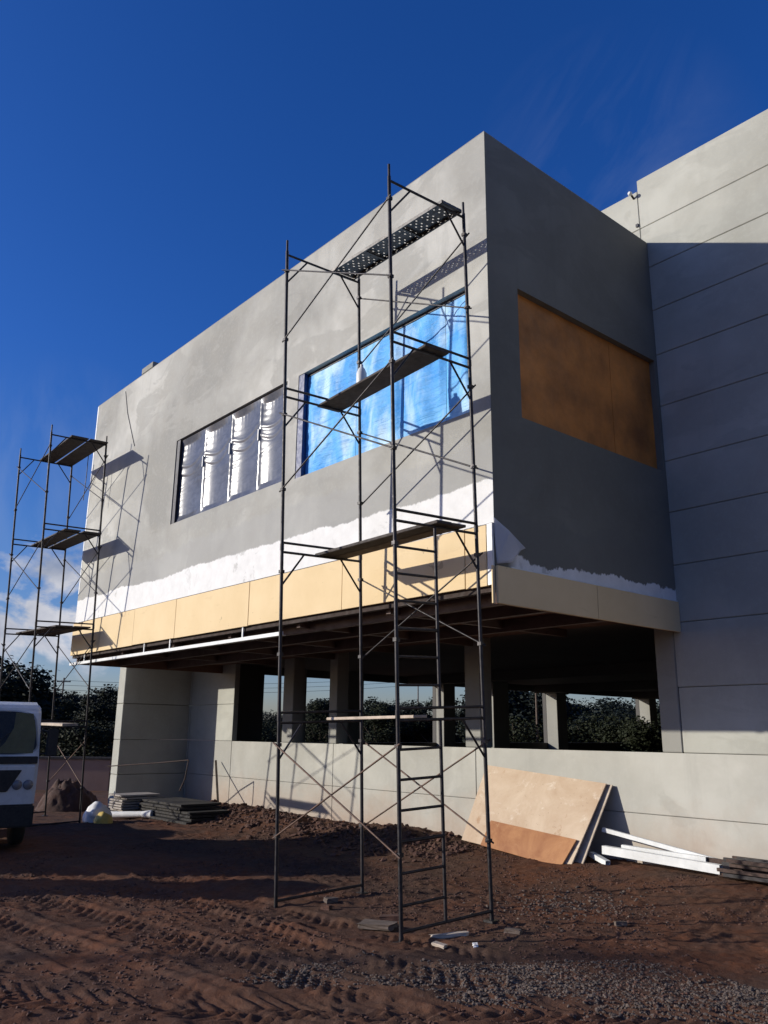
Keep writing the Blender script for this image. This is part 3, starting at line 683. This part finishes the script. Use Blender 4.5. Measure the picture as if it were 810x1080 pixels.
# ------------------------------------------------------------------ trucks
def truck(name,loc,rz,lab,box):
    T=empty(name,loc,rz); tag(T,lab,'truck')
    def L(b,n,m,p=None,bv=0): return b.build(n,m,p or T,bv,True)
    prof=[(0,.78),(.03,1.50),(-.04,1.62),(-.345,2.46),(-.48,2.56),(-.72,2.62),(-1.7,2.62),(-1.85,2.5),(-1.85,.72),(-.0,.72)]
    L(MB().prism(prof[::-1],-1.08,1.08),'cab','truck_white',T,.11)
    # windshield with rounded corners lying on the slope
    def slope(y,s,off): # s 0 bottom..1 top
        a=V_((-.045,0,1.64));b_=V_((-.340,0,2.45)); p=a+(b_-a)*s; n=V_((.84,0,.305)).normalized(); return V_((p.x,y,p.z))+n*off
    pts=[]
    for k in range(28):
        t=2*PI*k/28; cx=math.copysign(abs(math.cos(t))**.35,math.cos(t)); cy=math.copysign(abs(math.sin(t))**.35,math.sin(t)); pts.append((cx,cy))
    g=MB(); rim=[slope(x*(1.03-.05*y),.5+.5*y,.012) for x,y in pts]; inn=[slope(x*(1.03-.05*y),.5+.5*y,-.004) for x,y in pts]
    g.add(rim+inn,[tuple(range(28))]+[(k,(k+1)%28,28+(k+1)%28,28+k) for k in range(28)])
    ws=L(g,'windshield','glass_clear')
    for nm,off,mm,pp in (('dark_interior',.003,'black',[(x*(1.0-.05*y),.5+.48*y) for x,y in pts]),('painted_reflection',.007,'olive_reflection',[(.30,.04),(.96,.04),(1.0,.5),(.93,.93),(.62,.95),(.60,.6),(.47,.28)])):  # black sheet for the dark cab, olive sheet painting the glass reflection
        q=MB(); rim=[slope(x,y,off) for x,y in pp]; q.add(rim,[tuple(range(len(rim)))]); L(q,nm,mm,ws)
    for y0 in (.1,-.8): L(MB().poly([slope(y0,.02,.03),slope(y0+.45,.5,.03)],[.012,.008],6),'wiper','black',T)
    L(MB().box((-.03,-1.05,1.49),(.040,1.05,1.62)),'cowl','black',T,.01)
    g=MB(); g.prism([(-.80,1.38),(.80,1.38),(.58,1.0),(-.58,1.0)],.0,.045,'x'); L(g,'grille','black',T,.01)
    for s in (-1,1):
        for q in (.74,.93): L(MB().lathe((.0,s*q,1.12),[(.085,0),(.088,.03),(.07,.045),(.02,.05)],18,'x'),'headlight','lamp')
        L(MB().box((-1.5,s*1.082,1.72),(-.45,s*1.098,2.38)),'side_window','glass',T,.01)
        d=L(MB().box((-1.6,s*1.081,.9),(-.30,s*1.092,1.68)),'door','truck_white',T,.005)
        m_=L(MB().bar((-.05,s*1.28,1.62),(-.05,s*1.28,2.12),.20,.08),'mirror','black',T,.02)
        g=MB(); g.tube((-.15,s*1.08,2.1),(-.05,s*1.25,2.05),.015); g.tube((-.15,s*1.08,1.65),(-.05,s*1.25,1.68),.015); L(g,'mirror_arm','black',T)
    L(MB().box((-.3,-1.08,.38),(.06,1.08,.775)),'bumper','black',T,.03)
    for x in (-.85,-4.9):
        for s in (-1,1):
            w=L(MB().lathe((x,s*.93-(.13 if s<0 else .13)+(.0 if s>0 else .0),.44),[(.30,0),(.43,.02),(.45,.06),(.45,.20),(.43,.24),(.30,.26)],26,'y'),'wheel','black')
            L(MB().lathe((x,s*.93-.10,.44),[(.05,-.02),(.24,.0),(.26,.20),(.05,.23)],18,'y'),'rim','lamp',w)
    L(MB().box((-6.2,-.42,.55),(-.5,.42,.72)),'chassis','black')
    if box: L(MB().box((-6.3,-1.2,.74),(-2.1,1.2,3.75)),'shadow_cargo_box','truck_white',T,.03)
    else:
        L(MB().box((-6.3,-1.12,.74),(-2.0,1.12,.86)),'flatbed','plank',T,.01)
        L(MB().bar((-1.95,0,.74),(-1.95,0,1.5),2.1,.04),'headboard','plank_dark',T)
    return T
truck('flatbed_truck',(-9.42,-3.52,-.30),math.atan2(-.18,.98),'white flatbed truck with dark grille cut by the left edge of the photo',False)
truck('shadow_truck',(-16.8,-5.9,-.36),math.atan2(.6,-.8),'unseen box truck added left of the camera to cast the broad ground shadow',True)  # unseen truck, put here to cast the broad shadow band
# unseen cabin and pole, added to throw the narrow shadows in the foreground
S=empty('shadow_cabin',(-7.95,-6.6,-.36),.1); tag(S,'unseen shadow cabin in the yard left of the camera','shadow cabin')
MB().box((-.5,-.5,.05),(.5,.5,2.1)).build('cabin',simple('blue shadow cabin plastic',(.05,.12,.35),.4),S,.03,True)  # body, then roof and door, of the added unseen shadow cabin
MB().prism([(-.53,2.1),(.53,2.1),(.4,2.3),(-.4,2.3)],-.53,.53).build('roof','sack',S,0,True)
d=MB().box((.502,-.35,.15),(.52,.35,2.0)).build('door','sack',S,.005,True)
def pole(x,y,h,lab,r=.12,rz=0,arm=1.6):
    z=gz(x,y); P=empty('utility_pole',(x,y,z),rz); tag(P,lab,'pole','utility poles')
    MB().tube((0,0,-.3),(0,0,h),r,12,r*.7).build('pole_shaft','stone',P,0,True)
    MB().box((-arm/2,-.05,h-.5),(arm/2,.05,h-.38)).build('crossarm','bark',P,0,True)
    for k in (-.45,-.15,.15,.45): MB().lathe((arm*k,0,h-.38),[(.03,0),(.05,.05),(.02,.12)],8).build('insulator','lamp',P,0,True)
    return V_((x,y,z+h-.3))
pole(-21.9,-30,12,'unseen utility pole far behind the camera, added for its soft shadow')

# ------------------------------------------------------------------ distance: low wall, trees, poles, wires, hills
CAMP=V_((7.1527,-8.0593,1.8))
CR=V_((.6504,.7595,.0106)); CU=V_((.19,-.18,.965)); CW=V_((-.7334,.6279,.2597))
CR=V_((math.cos(.8628119),math.sin(.8628119),0)); CW=V_((-math.sin(.8628119)*math.cos(.26274277),math.cos(.8628119)*math.cos(.26274277),math.sin(.26274277)))
CU=CR.cross(CW); ro=.010646475
CR,CU=CR*math.cos(ro)+CU*math.sin(ro), -CR*math.sin(ro)+CU*math.cos(ro)
FPX=868.144
def at(px,py,d): return CAMP+(CW+CR*((px-405)/FPX)-CU*((py-540)/FPX))*d
a=at(-120,800,31);b_=at(118,800,31)
o=MB().bar(V_((a.x,a.y,.12)),V_((b_.x,b_.y,.12)),.2,1.25,(0,0,1)).build('low_wall','lowwall',None,.02); recenter(o); tag(o,'low dusty pink wall beyond the yard at the left','wall')
o=MB().bar(V_((a.x,a.y,.79)),V_((b_.x,b_.y,.79)),.3,.08,(0,0,1)).build('coping','plank_dark',None); 
lw=bpy.data.objects['low_wall']; o.parent=lw; o.location=-lw.location
def leafcloud(n,rx,rz,lob,seed,ls):
    r=np.random.default_rng(seed); b=MB(); cs=[]
    for k in range(lob):
        t=r.uniform(0,2*PI); q=r.uniform(.15,.8)**.7; h=r.uniform(-.75,.85)
        w=math.sqrt(max(.1,1-h*h)); cs.append((math.cos(t)*q*rx*w,math.sin(t)*q*rx*w,h*rz,r.uniform(.28,.5)*rx))
    n=int(n*1.7); cs=np.array(cs); c=cs[r.integers(lob,size=n)]; d=r.normal(size=(n,3)); d/=np.linalg.norm(d,axis=1)[:,None]
    p=c[:,:3]+d*(c[:,3]*r.uniform(.5,1.08,n))[:,None]*np.array([1,1,.8])+r.normal(size=(n,3))*.08; sz=(ls*.47*r.uniform(.4,1.6,n))[:,None]
    nn=d+r.normal(size=(n,3))*.7; nn/=np.linalg.norm(nn,axis=1)[:,None]; a=np.cross(nn,[.3,.2,1]); a/=np.linalg.norm(a,axis=1)[:,None]; bb=np.cross(nn,a)
    vs=np.stack([p+a*sz,p+bb*sz*.6,p-a*sz*.9,p-bb*sz*.7],1).reshape(-1,3); fs=[(k,k+1,k+2,k+3) for k in range(0,4*n,4)]
    b.v=[tuple(v) for v in vs]; b.f=fs; b.sm=[False]*len(fs); return b
TREES=[]
for k,(n,rx,rz,lob,ls) in enumerate(((8000,3.4,3.2,22,.26),(7500,2.9,3.8,20,.24),(9000,4.2,2.9,28,.26),(6500,2.1,4.6,18,.22),(6000,3.0,2.2,18,.2))):
    root=empty('tree',(0,0,0)); H=2.4 if k!=4 else .9
    g=MB(); g.poly([(0,0,-.3),(.05,.02,1.2),(-.05,.08,H),(.1,0,H+2.)],[.22,.17,.13,.06],8)
    for q in range(5):
        t=q*1.3; g.poly([(0,0,H*.7+.3*q),(math.cos(t)*1.2,math.sin(t)*1.2,H+.4+.3*q),(math.cos(t)*2,math.sin(t)*2,H+1.4+.4*q)],[.09,.06,.02],6)
    tr=g.build('trunk','bark',root,0,True)
    cr=leafcloud(n,rx,rz,lob,100+k,ls).build('crown',['leaf1','leaf2','leaf3','leaf1','leaf2'][k],root,0,True); cr.location=(0,0,H+rz*.62)
    TREES.append((root,tr,cr,H+rz*1.75))
used=set()
def place_tree(k,px,top,d,lab,group='trees beyond the yard'):
    root,tr,cr,h=TREES[k]
    base=at(px,776,d); z=-.3; htop=1.8+(776-top)/FPX*d; s=(htop-z)/h
    if k in used:
        r2=root.copy(); C.objects.link(r2)
        for ch in (tr,cr): c=ch.copy(); C.objects.link(c); c.parent=r2
    else: r2=root; used.add(k)
    r2.location=(base.x,base.y,z); r2.rotation_euler=(0,0,rng.uniform(0,6.28)); r2.scale=(s*rng.uniform(.95,1.3),)*2+(s,)
    tag(r2,lab,'tree',group); return r2
tl='tree in the dark line beyond the low wall at the far left'
place_tree(0,3,700,48,'large dark leafy tree behind the flatbed truck at the far left')
for k,px,top,d in ((2,-40,715,50),(2,34,737,80),(3,48,731,85),(1,60,738,78),(0,72,736,82),(2,85,741,80),(3,92,731,70),(1,101,734,60),(0,112,729,55),(2,124,728,60),(4,78,765,45),(4,104,762,42),(4,52,772,45)):
    place_tree(k,px,top,d,tl if top<760 else 'low bush in front of the tree line at the far left','trees at the far left' if top<760 else 'bushes at the far left')
for k,px,top,d in ((2,285,756,95),(4,262,760,90),(0,318,752,80),(1,338,735,62),(2,352,744,70),(2,372,744,70),(0,392,739,66),(1,402,738,60),(2,424,744,70),(4,446,754,80),(0,458,738,66),(4,482,762,85),(2,500,745,70)):
    place_tree(k,px,top,d,'dark tree seen through the ground floor openings left of the middle','trees seen through the left openings')
for k,px,top,d in ((1,520,722,52),(0,535,718,48),(2,552,720,46),(3,570,724,52),(0,592,730,60),(1,604,736,56),(2,622,741,60),(2,640,742,55),(0,655,742,58),(2,672,743,50),(1,690,741,50),(0,706,730,48),(2,725,735,55),(4,545,752,40),(4,600,758,42),(4,632,752,40),(4,662,750,38)):
    place_tree(k,px,top,d,'dense dark tree seen through the ground floor opening right of the middle','trees seen through the right opening')
p1=at(61,776,95); t1=pole(p1.x,p1.y,8.1,'utility pole standing over the tree line at the far left',.12,.9)
p2=at(567,776,40); t2=pole(p2.x,p2.y,4.9,'pale slim utility pole seen through the right opening',.07,.9,.9)
p3=at(441,776,110); t3=pole(p3.x,p3.y,10.0,'utility pole over the trees seen through the middle opening',.10,.9)
p4=at(-250,776,95); t4=pole(p4.x,p4.y,8.4,'utility pole outside the left edge of the photo',.12,.9)
def wire(a,b_,sag,lab,r=.02):
    pts=[a.lerp(b_,k/14)+V_((0,0,-sag*4*(k/14)*(1-k/14))) for k in range(15)]
    o=MB().poly(pts,[r]*15,5).build('power_line','black'); recenter(o); tag(o,lab,'power line','power lines')
for k,dz in enumerate((0,-.55,-1.1)):
    z=V_((0,0,dz)); wire(t4+z,t1+z,.5,'power line strung to the pole over the far tree line'); wire(t1+z,t3+z,.7,'power line crossing behind the ground floor openings')
# a pale distant house among the trees
p=at(437,776,120); H_=empty('distant_house',(p.x,p.y,-.3),.9); tag(H_,'small pale distant house among trees seen through the middle opening','house')
MB().box((-3.2,-2,0),(3.2,2,3.4)).build('wall','panel',H_,0,True); MB().prism([(-3.6,3.4),(3.6,3.4),(0,4.8)],-2.3,2.3).build('roof','lowwall',H_,0,True)
for q in (-1.8,0,1.8): MB().box((q-.4,-2.03,1.2),(q+.4,-2.002,2.3)).build('window','glass',H_,0,True)
# hills on the horizon
b=MB(); n=160; vs=[];fs=[]
for k in range(n+1):
    az=-1.75+3.1*k/n; r_=520; hh=4+10*float(fbm(np.array(k*.055),np.array(.3),1.,4,88)); x=-r_*math.sin(.86+az); y=r_*math.cos(.86+az)
    vs+=[(x,y,-2),(x*1.02,y*1.02,hh*.7),(x*1.1,y*1.1,hh),(x*1.3,y*1.3,-2)]
for k in range(n):
    for j in range(3): fs.append((k*4+j,(k+1)*4+j,(k+1)*4+j+1,k*4+j+1))
b.v=vs;b.f=fs;b.sm=[True]*len(fs); o=b.build('hills','leaf3'); tag(o,kind='structure')

# ------------------------------------------------------------------ sky, sun, camera
w=bpy.data.worlds.new('World'); sc.world=w; w.use_nodes=True; w.node_tree.nodes.clear(); t=NT(w.node_tree)
out=t.n('ShaderNodeOutputWorld'); bg=t.n('ShaderNodeBackground'); t.t.links.new(bg.outputs[0],out.inputs[0])
sky=t.n('ShaderNodeTexSky'); sky.sky_type='NISHITA'; sky.sun_disc=False; sky.sun_elevation=math.asin(-SUN.z); sky.sun_rotation=math.atan2(-SUN.x,-SUN.y)
sky.altitude=600; sky.air_density=1.0; sky.dust_density=1.3; sky.ozone_density=3.2
dirv=t.n('ShaderNodeTexCoord').outputs['Generated']
sepd=t.n('ShaderNodeSeparateXYZ',i={0:dirv})
def around(v,a,b_):
    v=V_(v).normalized(); d=t.n('ShaderNodeVectorMath',operation='DOT_PRODUCT',i={0:dirv,1:tuple(v)}).outputs['Value']; return t.mapr(d,a,b_,0,1)
# cumulus bank low at the left
cn=t.noise(t.scale(dirv,(1,1,1.7)),9,9,.58,.3); m1=t.math('MULTIPLY',around((-.955,.27,.115),.965,.993),t.math('MULTIPLY',t.mapr(sepd.outputs[2],.04,.09,0,1),t.mapr(sepd.outputs[2],.25,.17,0,1)))
cov=t.ramp(t.math('MULTIPLY_ADD',cn,1.,t.math('MULTIPLY',m1,.22)),[(.60,0.),(.70,1.)]); cov=t.math('MULTIPLY',cov,m1,clamp=True)
# thin cirrus streaks
ci=t.noise(t.scale(dirv,(1.5,4,1.2)),2.6,8,.6,.9); cm=t.math('ADD',t.math('MULTIPLY',around((-.47,.76,.64),.987,.999),.11),t.math('MULTIPLY',around((-.93,.30,.28),.990,.999),.14))
ci=t.math('MULTIPLY',t.ramp(ci,[(.42,0.),(.75,1.)]),cm,clamp=True)
skyc=sky.outputs[0]
hs=t.mix(1.,t.n('ShaderNodeHueSaturation',i={'Saturation':1.25,'Value':1.0,'Color':skyc}).outputs[0],t.mix(t.mapr(sepd.outputs[2],.03,.42,0,1),(1.34,1.25,1.55),(.92,1.22,2.05)),'MULTIPLY')
shade=t.ramp(t.noise(t.scale(dirv,(1,1,1.6)),7,6,.6,.2),[(.35,(3.2,3.9,5.6)),(.66,(9.5,9.6,10.4))])
c=t.mix(cov,hs,shade); c=t.mix(ci,c,(7.,7.8,9.6))
t.set(bg.inputs['Color'],c); bg.inputs['Strength'].default_value=.072
sl=bpy.data.lights.new('sun','SUN'); sl.energy=4.9; sl.angle=R(.6); sl.color=(1,.935,.82)
so_=bpy.data.objects.new('sun',sl); C.objects.link(so_); so_.rotation_euler=SUN.to_track_quat('-Z','Y').to_euler(); so_.location=(-20,-30,20)
cam=bpy.data.cameras.new('camera'); co=bpy.data.objects.new('camera',cam); C.objects.link(co)
co.matrix_world=Matrix(((CR.x,CU.x,-CW.x,CAMP.x),(CR.y,CU.y,-CW.y,CAMP.y),(CR.z,CU.z,-CW.z,CAMP.z),(0,0,0,1)))
cam.sensor_fit='VERTICAL'; cam.sensor_height=24; cam.sensor_width=18; cam.lens=FPX/1080*24; cam.clip_start=.05; cam.clip_end=3000
sc.camera=co
sc.render.engine='CYCLES'; sc.render.resolution_x=768; sc.render.resolution_y=1024
vs_=sc.view_settings; vs_.view_transform='Standard'; vs_.look='None'; vs_.gamma=1; vs_.exposure=0; vs_.use_curve_mapping=False
sc.cycles.max_bounces=6
